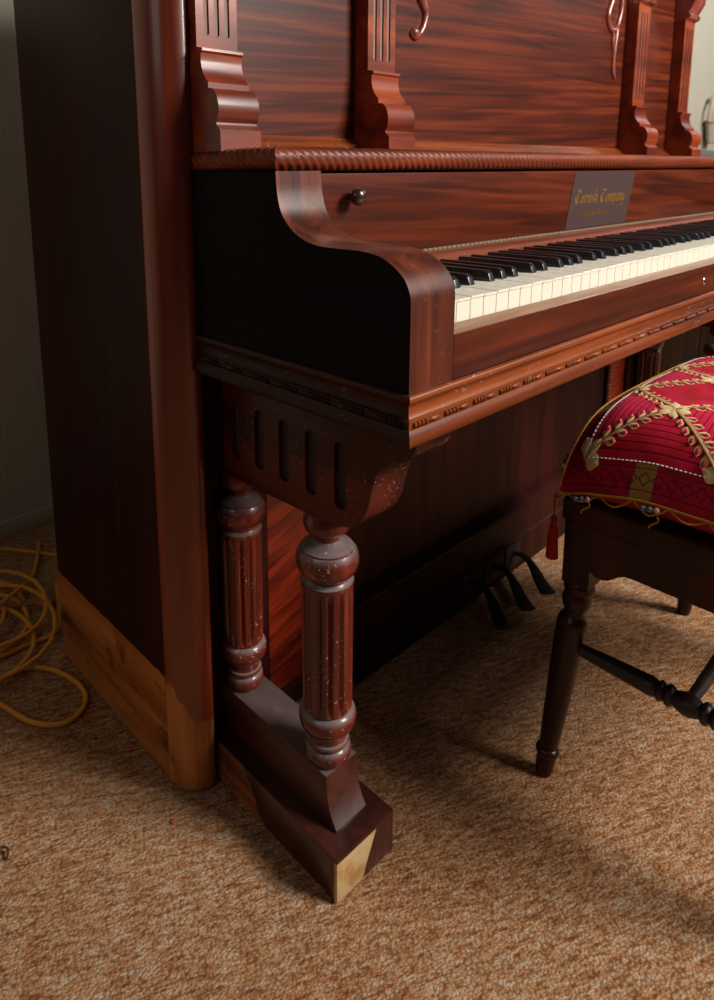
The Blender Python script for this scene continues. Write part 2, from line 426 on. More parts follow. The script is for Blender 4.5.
# shelf with rope carving along its edge
SH = MB().prism([(.180, .8617), (.180, .884), (.3735, .884), (.3735, .8617)], -.0755, 2 * XC + .0755, 'x').build('shelf', M['mould'], P)
def rope():
    m = MB(); r0, seg = .0132, 28; zc = .8742
    def run(p0, p1, phase_sign, m0, m1):
        p0, p1 = Vector(p0), Vector(p1); L = (p1 - p0).length; d = (p1 - p0) / L
        side = Vector((d.y, -d.x, 0)); n = int(L / .0015)
        vs = []
        for i in range(n + 1):
            t = L * i / n
            for k in range(seg):
                a = 2 * PI * k / seg
                ca = math.cos(a); tt = r0 * ca * m0 * (1 - i / n) + r0 * ca * m1 * (i / n); tt = t + (r0 * ca * m0 if i == 0 else r0 * ca * m1 if i == n else (r0 * ca * m0 * max(0, 1 - t / .02) + r0 * ca * m1 * max(0, 1 - (L - t) / .02)))
                ph = (tt / .0121 * PI + phase_sign * a * 3) % PI
                r = r0 * (.76 + .25 * math.sin(ph) ** .5)
                vs.append(p0 + d * tt + side * math.cos(a) * r + Vector((0, 0, 1)) * math.sin(a) * r)
        fs = [(i * seg + k, i * seg + (k + 1) % seg, (i + 1) * seg + (k + 1) % seg, (i + 1) * seg + k) for i in range(n) for k in range(seg)]
        fs += [tuple(range(seg))[::-1], tuple(range(n * seg, (n + 1) * seg))]
        m.add(vs, fs)
    run((-.0755, .1795, zc), (2 * XC + .0755, .1795, zc), 1, -1, 1)
    run((-.0755, .1795, zc), (-.0755, .322, zc), 1, 1, 0)
    run((2 * XC + .0755, .1795, zc), (2 * XC + .0755, .322, zc), 1, -1, 0)
    return m
rope().build('rope_moulding', M['rope'], SH, angle=60)
# upper panel, its bottom ledge, pilasters
MB().box(-.0814, 2 * XC + .0814, .335, .36, .885, 1.42).build('upper_panel', M['panel'], P)
led = MB().prism([(.3349, .8845), (.318, .8845), (.318, .894), (.322, .899), (.3349, .909)], -.0814, 2 * XC + .0814, 'x')
led.build('panel_ledge', M['mould'], P, angle=20)
prof = [(.309, 1.2235), (.309, 1.0035)]
prof += [(.2985, 1.0015), (.2982, .9985), (.301, .996)] + [tuple(v) for v in bez([(.3015, .993), (.3013, .985), (.2975, .973), (.2885, .9625)], 5)]
prof += [(.2883, .956), (.283, .9555)] + [tuple(v) for v in bez([(.2795, .9545), (.2735, .948), (.2698, .937), (.2705, .925), (.2748, .917)], 5)]
prof += [(.2745, .9145), (.2678, .9088), (.2670, .8848)]
cap = [(.309, 1.226), (.300, 1.229), (.298, 1.236), (.303, 1.242), (.297, 1.252), (.290, 1.266), (.289, 1.28), (.296, 1.292), (.300, 1.296), (.296, 1.30), (.296, 1.318), (.312, 1.318), (.312, 1.42)]
for x0 in (-.0835, .2085, 1.101, 1.377):
    w = .059 if x0 < 1 else .063
    out = [(.334, 1.2235)] + prof + [(.334, .8848)]
    pil = MB().prism(out, x0, x0 + w, 'x').build('pilaster', M['pil'], P, angle=30)
    cut = MB()
    for k in (-1, 0, 1):
        c = capsule(x0 + w / 2 + k * .0148, 1.0175, 1.208, .0036, .300, .3125)
        cut.add(c.v, c.f)
    carve(pil, cut)
    for k in (-1, 0, 1):       # dusty floor of each groove
        capsule(x0 + w / 2 + k * .0148, 1.0178, 1.2077, .0033, .3112, .3124).build('groove_dust', M['dust'], pil, smooth=False)
    oc = [(.334, 1.2237)] + [(.309, 1.2237)] + cap + [(.334, 1.42)]
    MB().prism(oc, x0 - .002, x0 + w + .002, 'x').build('capital', M['carv'], pil, angle=30)
# carved scrolls on the middle panel
def scroll(pts, radii):
    m = MB(); q = bez(pts, 10); n = len(q)
    rr = []
    for i in range(n):
        u = i / (n - 1) * (len(radii) - 1); k = min(int(u), len(radii) - 2); rr.append(radii[k] + (radii[k + 1] - radii[k]) * (u - k))
    return m.tube([(p.x, .334, p.y) for p in q], rr, 10, 1.0, (0, -1, 0))
def carving(flip=False):
    m = MB()
    parts = [
        ([(.330, 1.262), (.352, 1.228), (.372, 1.19), (.352, 1.152), (.356, 1.128), (.369, 1.108), (.3665, 1.09), (.357, 1.075), (.346, 1.068), (.337, 1.0715), (.3405, 1.0775)], [.005, .008, .010, .009, .008, .006, .0055, .0055, .006, .0055, .004]),
        ([(.400, 1.25), (.384, 1.215), (.372, 1.18), (.376, 1.15), (.366, 1.122)], [.004, .007, .008, .006, .003])]
    if flip:
        parts = [
            ([(1.000, 1.27), (.994, 1.22), (.982, 1.195), (.984, 1.178), (.998, 1.164), (1.016, 1.163), (1.030, 1.173), (1.040, 1.195), (1.043, 1.225), (1.036, 1.27)], [.007, .008, .007, .007, .007, .007, .006, .006, .007, .006]),
            ([(1.040, 1.20), (1.031, 1.172), (1.026, 1.148), (1.022, 1.118), (1.021, 1.095), (1.024, 1.075), (1.036, 1.060)], [.004, .006, .0065, .006, .0055, .006, .003]),
            ([(1.008, 1.162), (1.013, 1.150), (1.013, 1.135), (1.020, 1.118)], [.003, .005, .005, .003])]
    if flip: parts = [([(x + .022, z) for x, z in p], r) for p, r in parts]
    for pts, rad in parts:
        q = scroll(pts, rad); m.add(q.v, q.f)
    if not flip: m.ball((.341, .331, 1.0735), .0075, 1, .8, 1)
    return m
carving().build('scroll_carving', M['carv'], P, angle=70)
carving(True).build('scroll_carving', M['carv'], P, angle=70)

# cheeks (the S-curved key arms)
armp = [(.325, .8615), (.1655, .8615)] + [tuple(v) for v in bez([(.1652, .856), (.1635, .8385), (.1575, .8195), (.1455, .8055), (.1270, .7945), (.1050, .7890), (.0785, .7880), (.0458, .7878), (.0227, .7846), (.0054, .7765), (-.0066, .7665), (-.0130, .7538), (-.0142, .742)], 5)] + [(-.0139, .6632), (.325, .6632)]
XA, XB = -.0888, -.0238
for side in (0, 1):
    m = MB().prism(armp, XA, XB, 'x')
    fm = m if side == 0 else m.mirror(XC)
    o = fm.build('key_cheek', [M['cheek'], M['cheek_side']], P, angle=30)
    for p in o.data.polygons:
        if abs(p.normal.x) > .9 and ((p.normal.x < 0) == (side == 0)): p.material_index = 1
# fallboard (nameboard) with knob, dark name patch, hinge rail
YF0, YF1, ZF0, ZF1 = .170, .180, .8608, .7585     # top and bottom of its face
def fy(z): return YF1 + (YF0 - YF1) * (z - ZF1) / (ZF0 - ZF1)
FB = MB().prism([(YF0, .8585), (YF1, ZF1), (YF1 + .02, ZF1), (.195, .8585)], XB + .003, 2 * XC - XB - .003, 'x').build('fallboard', M['fall'], P, .0012)
FB2 = FB
for kx in (.0290, 2 * XC - .029):
    ky = fy(.832) + .001
    MB().lathe([(.0050, 0), (.0052, .002), (.0042, .004), (.0040, .007), (.0060, .0085), (.0092, .011), (.0106, .0145), (.0102, .018), (.0076, .0215), (.004, .0232), (.0005, .0236)], (kx, ky, .832), 24, (0, -1, 0)).build('knob', M['knob'], FB)
def on_fall(x, z, o): return (x, fy(z) - o, z)
PL = MB().add([on_fall(.5705, .8570, .0008), on_fall(.8065, .8570, .0008), on_fall(.7975, ZF1 + .002, .0008), on_fall(.5625, ZF1 + .002, .0008)], [(0, 1, 2, 3)]).build('name_patch', M['plate'], FB, smooth=False)

# gilt lettering in broad-nib strokes; cell coordinates: x 0..1, y 0 (base) .. 1 (x-height)
NIB = (.10, .13)
GL = {
 'C': (1.12, [[(.98, 1.35), (.80, 1.62), (.45, 1.62), (.18, 1.2), (.12, .7), (.25, .22), (.55, .0), (.92, .22)], [(.52, 1.58), (.46, .9), (.52, .12)], [(-.22, -.35), (.02, .1), (.3, .3)]]),
 'o': (.62, [[(.45, .98), (.15, .75), (.15, .2), (.4, .02)], [(.2, .85), (.5, .78), (.5, .25), (.28, .08)]]),
 'r': (.50, [[(.15, .95), (.2, .75), (.2, .02)], [(.2, .75), (.38, .98), (.48, .82)], [(.1, .02), (.32, .06)]]),
 'n': (.66, [[(.12, .95), (.18, .75), (.18, .02)], [(.18, .75), (.42, .98), (.52, .75), (.52, .02)], [(.5, .02), (.64, .1)]]),
 'i': (.34, [[(.10, .95), (.17, .75), (.17, .02), (.3, .1)], [(.15, 1.22), (.2, 1.3)]]),
 's': (.54, [[(.46, .92), (.2, .95), (.14, .68), (.42, .4), (.4, .1), (.1, .06)]]),
 'h': (.66, [[(.2, 1.7), (.17, .9), (.17, .02)], [(.17, .7), (.42, .95), (.5, .7), (.5, .0), (.36, -.3)]]),
 'm': (.95, [[(.12, .95), (.17, .75), (.17, .02)], [(.17, .75), (.38, .98), (.46, .75), (.46, .02)], [(.46, .75), (.68, .98), (.77, .75), (.77, .02), (.9, .1)]]),
 'p': (.64, [[(.12, 1.0), (.18, .75), (.18, -.55)], [(.18, .85), (.45, .95), (.52, .6), (.46, .1), (.2, .05)]]),
 'a': (.60, [[(.15, .9), (.42, .95), (.48, .7), (.48, .1), (.6, .05)], [(.46, .55), (.15, .45), (.15, .1), (.42, .1)]]),
 'y': (.60, [[(.12, .98), (.16, .3), (.42, .08)], [(.5, .98), (.5, .1), (.3, -.45), (.08, -.4)]]),
 ' ': (.45, []),
}
CAPS = {
 'W': [[(0, 1), (.25, 0), (.5, .8), (.75, 0), (1, 1)]], 'A': [[(0, 0), (.45, 1), (.9, 0)], [(.2, .35), (.7, .35)]],
 'S': [[(.8, .9), (.4, 1), (.1, .75), (.75, .3), (.5, 0), (.05, .1)]], 'H': [[(.1, 0), (.1, 1)], [(.8, 0), (.8, 1)], [(.1, .5), (.8, .5)]],
 'I': [[(.3, 0), (.3, 1)]], 'N': [[(.1, 0), (.1, 1), (.8, 0), (.8, 1)]], 'G': [[(.85, .85), (.45, 1), (.08, .5), (.45, 0), (.85, .15), (.85, .48), (.5, .48)]],
 'T': [[(0, 1), (.9, 1)], [(.45, 1), (.45, 0)]], 'O': [[(.45, 1), (.08, .5), (.45, 0), (.85, .5), (.45, 1)]], 'J': [[(.6, 1), (.6, .15), (.35, 0), (.05, .15)]],
 ',': [[(.2, .1), (.1, -.2)]], '.': [[(.15, 0), (.22, .06)]], ' ': []}
def pen(m, pts, nib, o):
    q = pts if len(pts) < 3 else [(v.x, v.y) for v in bez([(a, b) for a, b in pts], 4)]
    for (a, b), (c, d) in zip(q[:-1], q[1:]):
        h = (nib[0] / 2, nib[1] / 2)
        # broad nib: hull of the pen edge at both ends, plus a hairline thickness
        vs = [on_fall(a - h[0], b - h[1], o), on_fall(a + h[0], b + h[1], o), on_fall(c + h[0], d + h[1], o), on_fall(c - h[0], d - h[1], o)]
        m.add(vs, [(0, 1, 2, 3)])
        ln = math.hypot(c - a, d - b) or 1; nx, ny = -(d - b) / ln * .00055, (c - a) / ln * .00055
        m.add([on_fall(a - nx, b - ny, o), on_fall(a + nx, b + ny, o), on_fall(c + nx, d + ny, o), on_fall(c - nx, d - ny, o)], [(0, 1, 2, 3)])
LT = MB(); text = 'Cornish Company'; tw = sum(GL[c][0] for c in text); sx = .194 / tw; sz = .0135; x = .580; zb = .8035
for ch in text:
    w, st = GL[ch]
    for s_ in st: pen(LT, [(x + px * sx, zb + py * sz) for px, py in s_], (.0030, .0026), .0014)
    x += w * sx
text = 'WASHINGTON, N.J.'; x = .616; cw = .0069
for ch in text:
    wid = {'I': .62, ',': .4, '.': .4, ' ': .4}.get(ch, 1.12)
    for s_ in CAPS[ch]:
        for (a, b), (c, d) in zip(s_[:-1], s_[1:]): pen(LT, [(x + a * cw, .7805 + b * .0092), (x + c * cw, .7805 + d * .0092)], (.0013, .0011), .0014)
    x += wid * cw
LT.build('lettering', M['gilt'], PL, smooth=False)
# hinge rail below the fallboard
m = MB(); n = 130
for i in range(n):
    xa = XB + .003 + (2 * XC - 2 * XB - .006) * i / n; xb = XB + .003 + (2 * XC - 2 * XB - .006) * (i + .9) / n
    m.lathe([(.0022, 0), (.0027, .0005), (.0027, xb - xa - .0005), (.0022, xb - xa)], (xa, .1765, .7566), 8, (1, 0, 0))
m.build('hinge_strip', M['brass'], FB)
MB().prism([(.192, .7555), (.175, .7555), (.160, .7545), (.149, .7525), (.1455, .7495), (.146, .7445), (.192, .7445)], XB + .003, 2 * XC - XB - .003, 'x').build('name_rail', M['rail'], P, angle=40)
# keys: A0 sits against the left cheek
W = .0235; K0 = -.0233
ZK = .7369
names = 'ABCDEFG'
KB = MB().box(K0, K0 + 52 * W, .004, .19, .664, .709).build('key_frame', M['felt'], P)
for k in range(52):
    x0 = K0 + k * W; dz = random.uniform(-.0004, .0004)
    m = MB().box(x0 + .0005, x0 + W - .0005, .0008, .150, .7095, ZK - .0026 + dz)
    m.box(x0 + .0004, x0 + W - .0004, -.0004, .150, ZK - .0026 + dz, ZK + dz)
    m.build('white_key', M['ivory'], P, .0004, 1)
for k in range(51):
    n = names[k % 7]
    if n in 'BE': continue
    off = {'A': .0022, 'C': -.0022, 'D': .0022, 'F': -.003, 'G': 0}[n]
    xc = K0 + (k + 1) * W + off; xc += .004 + .012 * math.exp(-max(xc, 0) / .12); y0 = .0385
    m = MB(); h = .0118
    bw, tw_ = .0052, .0044
    vs = [(xc - bw, y0, ZK), (xc + bw, y0, ZK), (xc + tw_, y0 + .0035, ZK + h - .003), (xc - tw_, y0 + .0035, ZK + h - .003),
          (xc + tw_ * .92, y0 + .0085, ZK + h), (xc - tw_ * .92, y0 + .0085, ZK + h),
          (xc - bw, .1465, ZK), (xc + bw, .1465, ZK), (xc + tw_ * .92, .1465, ZK + h), (xc - tw_ * .92, .1465, ZK + h)]
    m.add(vs, [(0, 1, 2, 3), (3, 2, 4, 5), (5, 4, 8, 9), (0, 3, 5, 9, 6), (1, 7, 8, 4, 2), (6, 9, 8, 7), (0, 6, 7, 1)])
    m.build('black_key', M['black_key'], P, .0009, 2)
for x0, x1 in ((K0 + 52 * W + .001, 2 * XC - XB - .001),):
    MB().box(x0, x1, .0, .146, .7095, .752).build('key_block', M['slip'], P, .002)
# key slip with lock
MB().prism([(-.0136, .7084), (-.0128, .7090), (-.0012, .7146), (-.0012, .7136)], XB + .001, 2 * XC - XB - .001, 'x').build('slip_ledge', M['ledge'], P, smooth=False)
KS = MB().prism([(-.0138, .664), (-.0138, .7076), (-.0134, .7083), (-.0012, .7135), (-.0012, .664)], XB + .001, 2 * XC - XB - .001, 'x').build('key_slip', M['slip'], P, angle=25)
LK = MB().lathe([(.0062, 0), (.0062, .0012), (.0048, .0022), (.0046, .0012), (.0005, .0012)], (.6462, -.0137, .6845), 20, (0, -1, 0)).build('lock', M['nickel'], KS)
MB().box(.6454, .6470, -.0166, -.0150, .6822, .6862).build('keyhole', M['felt'], LK)
# key bed and its beaded moulding
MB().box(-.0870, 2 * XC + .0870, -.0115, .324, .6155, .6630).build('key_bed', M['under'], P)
mp = [(0.0, .6634), (.0022, .6630), (.0040, .6612), (.0045, .6590), (.0036, .6566), (.0018, .6550), (-.0002, .6535), (-.0012, .6505), (-.0014, .6460), (-.0004, .6425), (.0018, .6395), (.0028, .6390), (.0028, .6378), (.0012, .6374), (.0012, .6312), (.0030, .6308),
      (.0036, .6300), (.0050, .6285), (.0064, .6255), (.0070, .6225), (.0072, .6190), (.0064, .6165), (.0045, .6155), (-.0008, .6155)]
path = [(XA - .0006, .3290), (XA - .0006, -.0148), (2 * XC - XA + .0006, -.0148), (2 * XC - XA + .0006, .3290)]
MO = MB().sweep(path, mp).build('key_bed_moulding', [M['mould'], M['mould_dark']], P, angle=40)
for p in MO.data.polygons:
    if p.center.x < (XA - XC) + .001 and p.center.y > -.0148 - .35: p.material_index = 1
def beads(run, out):
    m = MB(); L = .0472; x = 0
    (x0, y0), (x1, y1) = run; d = Vector((x1 - x0, y1 - y0)); LL = d.length; d.normalize()
    s = .006
    while s < LL:
        for k in range(4):
            q = s + k * .0056
            if q < LL: m.ball((x0 + d.x * q, y0 + d.y * q, .6343), .0031, .9 if d.x else 1, .9 if d.y else 1, 1.0, 8, 6)
        q = s + 3 * .0056 + .0125
        if q + .009 < LL: m.ball((x0 + d.x * q, y0 + d.y * q, .6343), .0031, 2.9 if abs(d.x) > .5 else 1, 2.9 if abs(d.y) > .5 else 1, 1.0, 8, 6)
        s += L
    return m
beads(((XA, -.0160), (2 * XC - XA, -.0160)), 0).build('bead_row', M['mould'], MO)
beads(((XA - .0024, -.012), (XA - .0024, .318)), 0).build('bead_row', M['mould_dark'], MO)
# console brackets under the key bed
bp_ = [(.324, .6154), (.002, .6154), (.003, .606)] + [tuple(v) for v in bez([(.0035, .602), (.0085, .588), (.0190, .5785), (.036, .5715), (.0435, .5665)], 5)]
bp_ += [tuple(v) for v in bez([(.0450, .5640), (.0560, .5500), (.0615, .5330), (.0665, .5120), (.0760, .4930), (.0900, .4800), (.108, .4735)], 5)] + [(.150, .4690), (.324, .4650)]
BX0, BX1 = -.0520, .0050
for side in (0, 1):
    m = MB().prism(bp_, BX0, BX1, 'x'); cut = MB()
    for k in range(5):
        yc = .108 + k * .0468
        pts = [(yc + .0092 * math.cos(PI * j / 6), .5655 + .0066 * math.sin(PI * j / 6)) for j in range(7)] + [(yc - .0092 * math.cos(PI * j / 6), .5015 - .0066 * math.sin(PI * j / 6)) for j in range(7)]
        c = MB().prism(pts, BX0 - .006, BX0 + .007, 'x'); cut.add(c.v, c.f)
    if side: m = m.mirror(XC); cut = cut.mirror(XC)
    o = m.build('console_bracket', M['bracket'], P, .0015, angle=30)
    carve(o, cut)
    for k in range(5):
        yc = .108 + k * .0468
        pts = [(yc + .0090 * math.cos(PI * j / 6), .5655 + .0064 * math.sin(PI * j / 6)) for j in range(7)] + [(yc - .0090 * math.cos(PI * j / 6), .5015 - .0064 * math.sin(PI * j / 6)) for j in range(7)]
        s_ = MB().prism(pts, BX0 + .0062, BX0 + .0068, 'x')
        (s_.mirror(XC) if side else s_).build('flute_recess', M['slot'], o, smooth=False)
# fluted columns
def column_mb(cx, cy, sc, zb, zt):
    """turned column between pedestal top zb and bracket underside zt; z marks measured for the front column"""
    H = lambda z: zb + (z - .1170) * (zt - zb) / (.4700 - .1170)
    pr = [(.020, .1170), (.0255, .1178), (.0290, .1230), (.0300, .1290), (.0290, .1350), (.0255, .1392), (.0240, .1400), (.0245, .1420), (.0272, .1432), (.0278, .1455), (.0268, .1478), (.0240, .1490), (.0232, .1530), (.0240, .1580), (.0262, .1615),
          (.0300, .1640), (.0345, .1700), (.0362, .1775), (.0360, .1840), (.0335, .1895), (.0300, .1925), (.0290, .1930), (.0292, .1955), (.0308, .1970)]
    low = [(r * sc, H(z)) for r, z in pr]
    up = [(.0322, .3690), (.0330, .3715), (.0322, .3745), (.0292, .3760), (.0270, .3785), (.0268, .3810), (.0300, .3830), (.0350, .3880), (.0380, .3960), (.0385, .4040), (.0372, .4110), (.0335, .4165), (.0325, .4168), (.0318, .4190), (.0250, .4225), (.0185, .4245), (.0148, .4280),
          (.0142, .4330), (.0165, .4375), (.0230, .4400), (.0275, .4440), (.0292, .4500), (.0290, .4570), (.0265, .4625), (.0265, .4700)]
    upp = [(r * sc, H(z)) for r, z in up]
    m = MB(); m.lathe(low, (cx, cy, 0), 40)
    z0, z1 = .1965, .3700; N = 20; NF = 14
    shaft = [(.0308 + .0012 * i / N, z0 + (z1 - z0) * i / N) for i in range(N + 1)]
    shaft = [(shaft[0][0], z0)] + [(r, z) for r, z in shaft[1:-1]] + [(shaft[-1][0], z1)]
    def rf(r, h, a):
        zz = h
        e = max(0, min(1, min((zz - H(z0)) / .008, (H(z1) - zz) / .008)))
        e = math.sqrt(e)
        fl = max(0.0, math.cos(a * NF)) ** .8
        return r * (1 - .135 * fl * e)
    m.lathe([(r * sc, H(z)) for r, z in shaft], (cx, cy, 0), NF * 10, None, rf)
    m.lathe(upp, (cx, cy, 0), 40)
    return m
for cy, sc, zt in ((.157, 1.0, .4698), (.3285, .90, .4660)):
    both(column_mb(-.0235, cy, sc, .1312, zt), 'column', M['col'], angle=38)
# pedestals and toe blocks
pp = [(.352, .0637), (.352, .1335 - .016), (.1335, .1335 - .016), (.1335, .112), (.1325, .100), (.1290, .085), (.1215, .0715), (.1150, .0637)]
pp = [(.352, .0637), (.352, .1315), (.1325, .1315), (.1324, .122), (.1310, .106), (.1275, .089), (.1215, .0755), (.1150, .0670), (.1150, .0637)]
both(MB().prism(pp, -.0500, .0042, 'x'), 'pedestal', M['toe_top'], .0012, angle=25)
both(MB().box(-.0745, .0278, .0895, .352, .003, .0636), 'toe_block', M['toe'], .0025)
# lower front: stiles, panels, beaded strips, plinth
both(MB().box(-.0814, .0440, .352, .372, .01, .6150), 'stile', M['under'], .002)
both(MB().box(.0442, .1790, .3620, .372, .045, .6150), 'side_panel_inset', M['red'])
both(MB().box(.0442, .1790, .3535, .372, .010, .0445), 'side_rail', M['under'], .003)
m = MB().box(.1792, .2010, .338, .372, .004, .6150)
q = m
bs = MB()
for k in range(60): bs.ball((.190, .3375, .020 + k * .0100), .0046, 1, .8, 1, 8, 6)
for mir in (False, True):
    o = (m.mirror(XC) if mir else m).build('beaded_strip', M['under'], P, .002)
    (bs.mirror(XC) if mir else bs).build('bead_row', M['mould'], o)
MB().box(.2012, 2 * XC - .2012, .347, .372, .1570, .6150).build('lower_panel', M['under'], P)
MB().prism([(.360, .1565), (.3468, .1565), (.330, .1530), (.3220, .1480), (.3200, .1420), (.3235, .1360), (.3235, .0800), (.3190, .0760), (.3190, .0060), (.360, .0060)], .2012, 2 * XC - .2012, 'x').build('plinth', M['under'], P, angle=30)
# pedals
for i, x in enumerate((.535, .616, .692)):
    MB().box(x - .028, x + .028, .3165, .3192, .020, .0735).build('pedal_slot', M['slot'], P)
    pts = bez([(x, .3185, .052), (x, .290, .056), (x - .016, .262, .052), (x - .036, .238, .047), (x - .056, .214, .0445), (x - .066, .200, .043)], 6)
    n = len(pts); rr = [.0085 + .0115 * max(0, (k / (n - 1) - .35)) ** .8 for k in range(n)]; rr[-1] = .010
    MB().tube(pts, rr, 12, .32).build('pedal', M['pedal'], P)

# ------------------------------------------------------------------ stool
SX0, SX1, SY0, SY1 = .290, .818, -.316, .016
S = thing('piano_stool', ((SX0 + SX1) / 2, (SY0 + SY1) / 2, 0), 'dark turned leg wooden piano stool standing on carpet under the keyboard edge', 'stool')
MB().box(SX0 - .004, SX1 + .004, SY0 - .004, SY1 + .004, .395, .4280).build('seat', M['stool'], S, .006, 3)
def apron(a, b, thick_dir):
    """scalloped rail between two plan points"""
    m = MB(); N = 40; pts = []
    L = (Vector(b) - Vector(a)).length
    for i in range(N + 1):
        t = L * i / N; e = min(t, L - t)
        z = .347
        if e < .030: z = .334 - .006 * math.sin(e / .030 * PI)
        elif e < .055: z = .334 + (.347 - .334) * (e - .030) / .025 + .004 * math.sin((e - .03) / .025 * PI)
        pts.append((t, z))
    d = (Vector(b) - Vector(a)) / L; nrm = Vector((-d.y, d.x)) * .018
    top = [(L, .3945), (0, .3945)]
    poly = pts + top
    vs = [(a[0] + d.x * t, a[1] + d.y * t, z) for t, z in poly] + [(a[0] + d.x * t + nrm.x, a[1] + d.y * t + nrm.y, z) for t, z in poly]
    n = len(poly)
    m.add(vs, [(i, (i + 1) % n, (i + 1) % n + n, i + n) for i in range(n)])
    m.add(vs, [tuple(range(n))[::-1], tuple(range(n, 2 * n))], True)
    return m
e = .036
apron((SX0, SY1 - e), (SX0, SY0 + e), 1).build('apron', M['stool'], S, angle=30)
apron((SX1, SY0 + e), (SX1, SY1 - e), 1).build('apron', M['stool'], S, angle=30)
apron((SX1 - e, SY1), (SX0 + e, SY1), 1).build('apron', M['stool'], S, angle=30)
apron((SX0 + e, SY0), (SX1 - e, SY0), 1).build('apron', M['stool'], S, angle=30)
def stool_leg(cx, cy, dx, dy):
    """leg: square head then a turned, outward leaning shaft ending in a small foot"""
    top = Vector((cx, cy, .310)); foot = Vector((cx + dx, cy + dy, 0)); ax = (foot - top); L = ax.length
    m = MB().box(cx - .0185, cx + .0185, cy - .0185, cy + .0185, .3035, .3945)
    u = lambda z: (.345 - z) / .345 * L      # marks run 0 .. .345 from the floor, stretched to the shaft
    pr = [(.0150, .345), (.0185, .340), (.0215, .334), (.0225, .328), (.0205, .322), (.0180, .319), (.0200, .312), (.0205, .304), (.0185, .296), (.0160, .291), (.0150, .286), (.0158, .281), (.0195, .277), (.0215, .270), (.0218, .262), (.0216, .250), (.0208, .220),
          (.0190, .170), (.0166, .110), (.0146, .070), (.0134, .052), (.0132, .050), (.0165, .0475), (.0178, .043), (.0165, .0385), (.0140, .036), (.0142, .030), (.0132, .012), (.0118, .003), (.0110, .0005)]
    return m.lathe([(r * .93, u(z)) for r, z in pr], top, 26, ax)
hx = .0188
legs = [(SX0 + hx, SY1 - hx, -.030, .022), (SX1 - hx, SY1 - hx, .024, .022), (SX0 + hx, SY0 + hx, -.030, -.022), (SX1 - hx, SY0 + hx, .030, -.022)]
for l in legs: stool_leg(*l).build('leg', M['stool'], S, angle=40)
def at(l, z): k = (.310 - z) / .310; return Vector((l[0] + l[2] * k, l[1] + l[3] * k, z))
def stretcher(a, b, fancy=True):
    ax = b - a; L = ax.length; pr = []
    half = [(.0070, 0), (.0078, .04), (.0100, .30), (.0120, .62), (.0128, .72), (.0112, .76), (.0100, .77), (.0130, .785), (.0138, .80), (.0120, .815), (.0100, .83), (.0135, .85), (.0142, .87), (.0125, .89), (.0100, .90), (.0118, .93), (.0140, .97), (.0145, 1.0)] if fancy else [(.0070, 0), (.0100, .5), (.0112, 1.0)]
    for r, t in half: pr.append((r, t * L / 2))
    for r, t in half[-2::-1]: pr.append((r, L - t * L / 2))
    return MB().lathe(pr, a, 20, ax)
zs = .208
sa = stretcher(at(legs[0], zs), at(legs[2], zs)); sa.build('stretcher', M['stool_dark'], S, angle=50)
sb = stretcher(at(legs[1], zs), at(legs[3], zs)); sb.build('stretcher', M['stool_dark'], S, angle=50)
stretcher((at(legs[0], zs) + at(legs[2], zs)) / 2 + Vector((.012, 0, 0)), (at(legs[1], zs) + at(legs[3], zs)) / 2 - Vector((.012, 0, 0)), False).build('stretcher', M['stool_dark'], S)

# ------------------------------------------------------------------ cushion
CX0, CX1, CY0, CY1 = .279, .842, -.338, .021
CM = ((CX0 + CX1) / 2, (CY0 + CY1) / 2)
def sm(x): x = max(0, min(1, x)); return x * x * (3 - 2 * x)
def top_z(x, y):
    dx = max(0.0, min(x - CX0, CX1 - x)); dy = max(0.0, min(y - CY0, CY1 - y))
    h = .437 + .110 * (1 - math.exp(-dx / .042)) + .018 * sm(dy / .12) * (1 - .6 * sm(dx / .15)) - .010 * math.exp(-dy / .014) * sm(dx / .05) + .006 * sm(dy / .04)
    h += .0022 * math.sin(x * 41 + y * 17) * sm(min(dx, dy) / .05)       # soft rumples
    return h
def bow(x, y):
    """plan outline: sides pull in a little between the pinched corners"""
    u = (x - CM[0]) / ((CX1 - CX0) / 2); v = (y - CM[1]) / ((CY1 - CY0) / 2)
    return (x - u * .006 * (1 - v * v) * abs(u) ** 3, y - v * .006 * (1 - u * u) * abs(v) ** 3)
def topP(x, y, o=0.0):
    X, Y = bow(x, y); z = top_z(x, y)
    if not o: return Vector((X, Y, z))
    e = .003
    n = Vector((-(top_z(x + e, y) - top_z(x - e, y)) / (2 * e), -(top_z(x, y + e) - top_z(x, y - e)) / (2 * e), 1)).normalized()
    return Vector((X, Y, z)) + n * o
C = thing('embroidered_cushion', (CM[0], CM[1], .4285), 'crimson cushion with gold embroidered vines, beaded fringe and tassel on the stool', 'cushion')
NX, NY = 110, 76
def grade(k, n, a, b):      # denser near the rims
    t = k / n; t = .5 - .5 * math.cos(PI * t) * (abs(math.cos(PI * t)) ** -.25 if abs(math.cos(PI * t)) > 1e-6 else 1); return a + (b - a) * t
gx = [grade(i, NX, CX0, CX1) for i in range(NX + 1)]; gy = [grade(j, NY, CY0, CY1) for j in range(NY + 1)]
vs = [topP(x, y) for x in gx for y in gy]; idx = lambda i, j: i * (NY + 1) + j
fs = [(idx(i, j), idx(i + 1, j), idx(i + 1, j + 1), idx(i, j + 1)) for i in range(NX) for j in range(NY)]
me = bpy.data.meshes.new('cushion_cover'); off = Vector(C['_o'])
me.from_pydata([tuple(v - off) for v in vs], [], fs); me.update()
par = [(x, y) for x in gx for y in gy]
def arcd(d):                # approximate surface distance in from the seam
    return d * 1.0
uvl = me.uv_layers.new(name='cloth'); edl = me.uv_layers.new(name='edge')
LX = CX0 + .021; LY = CY1 - .020
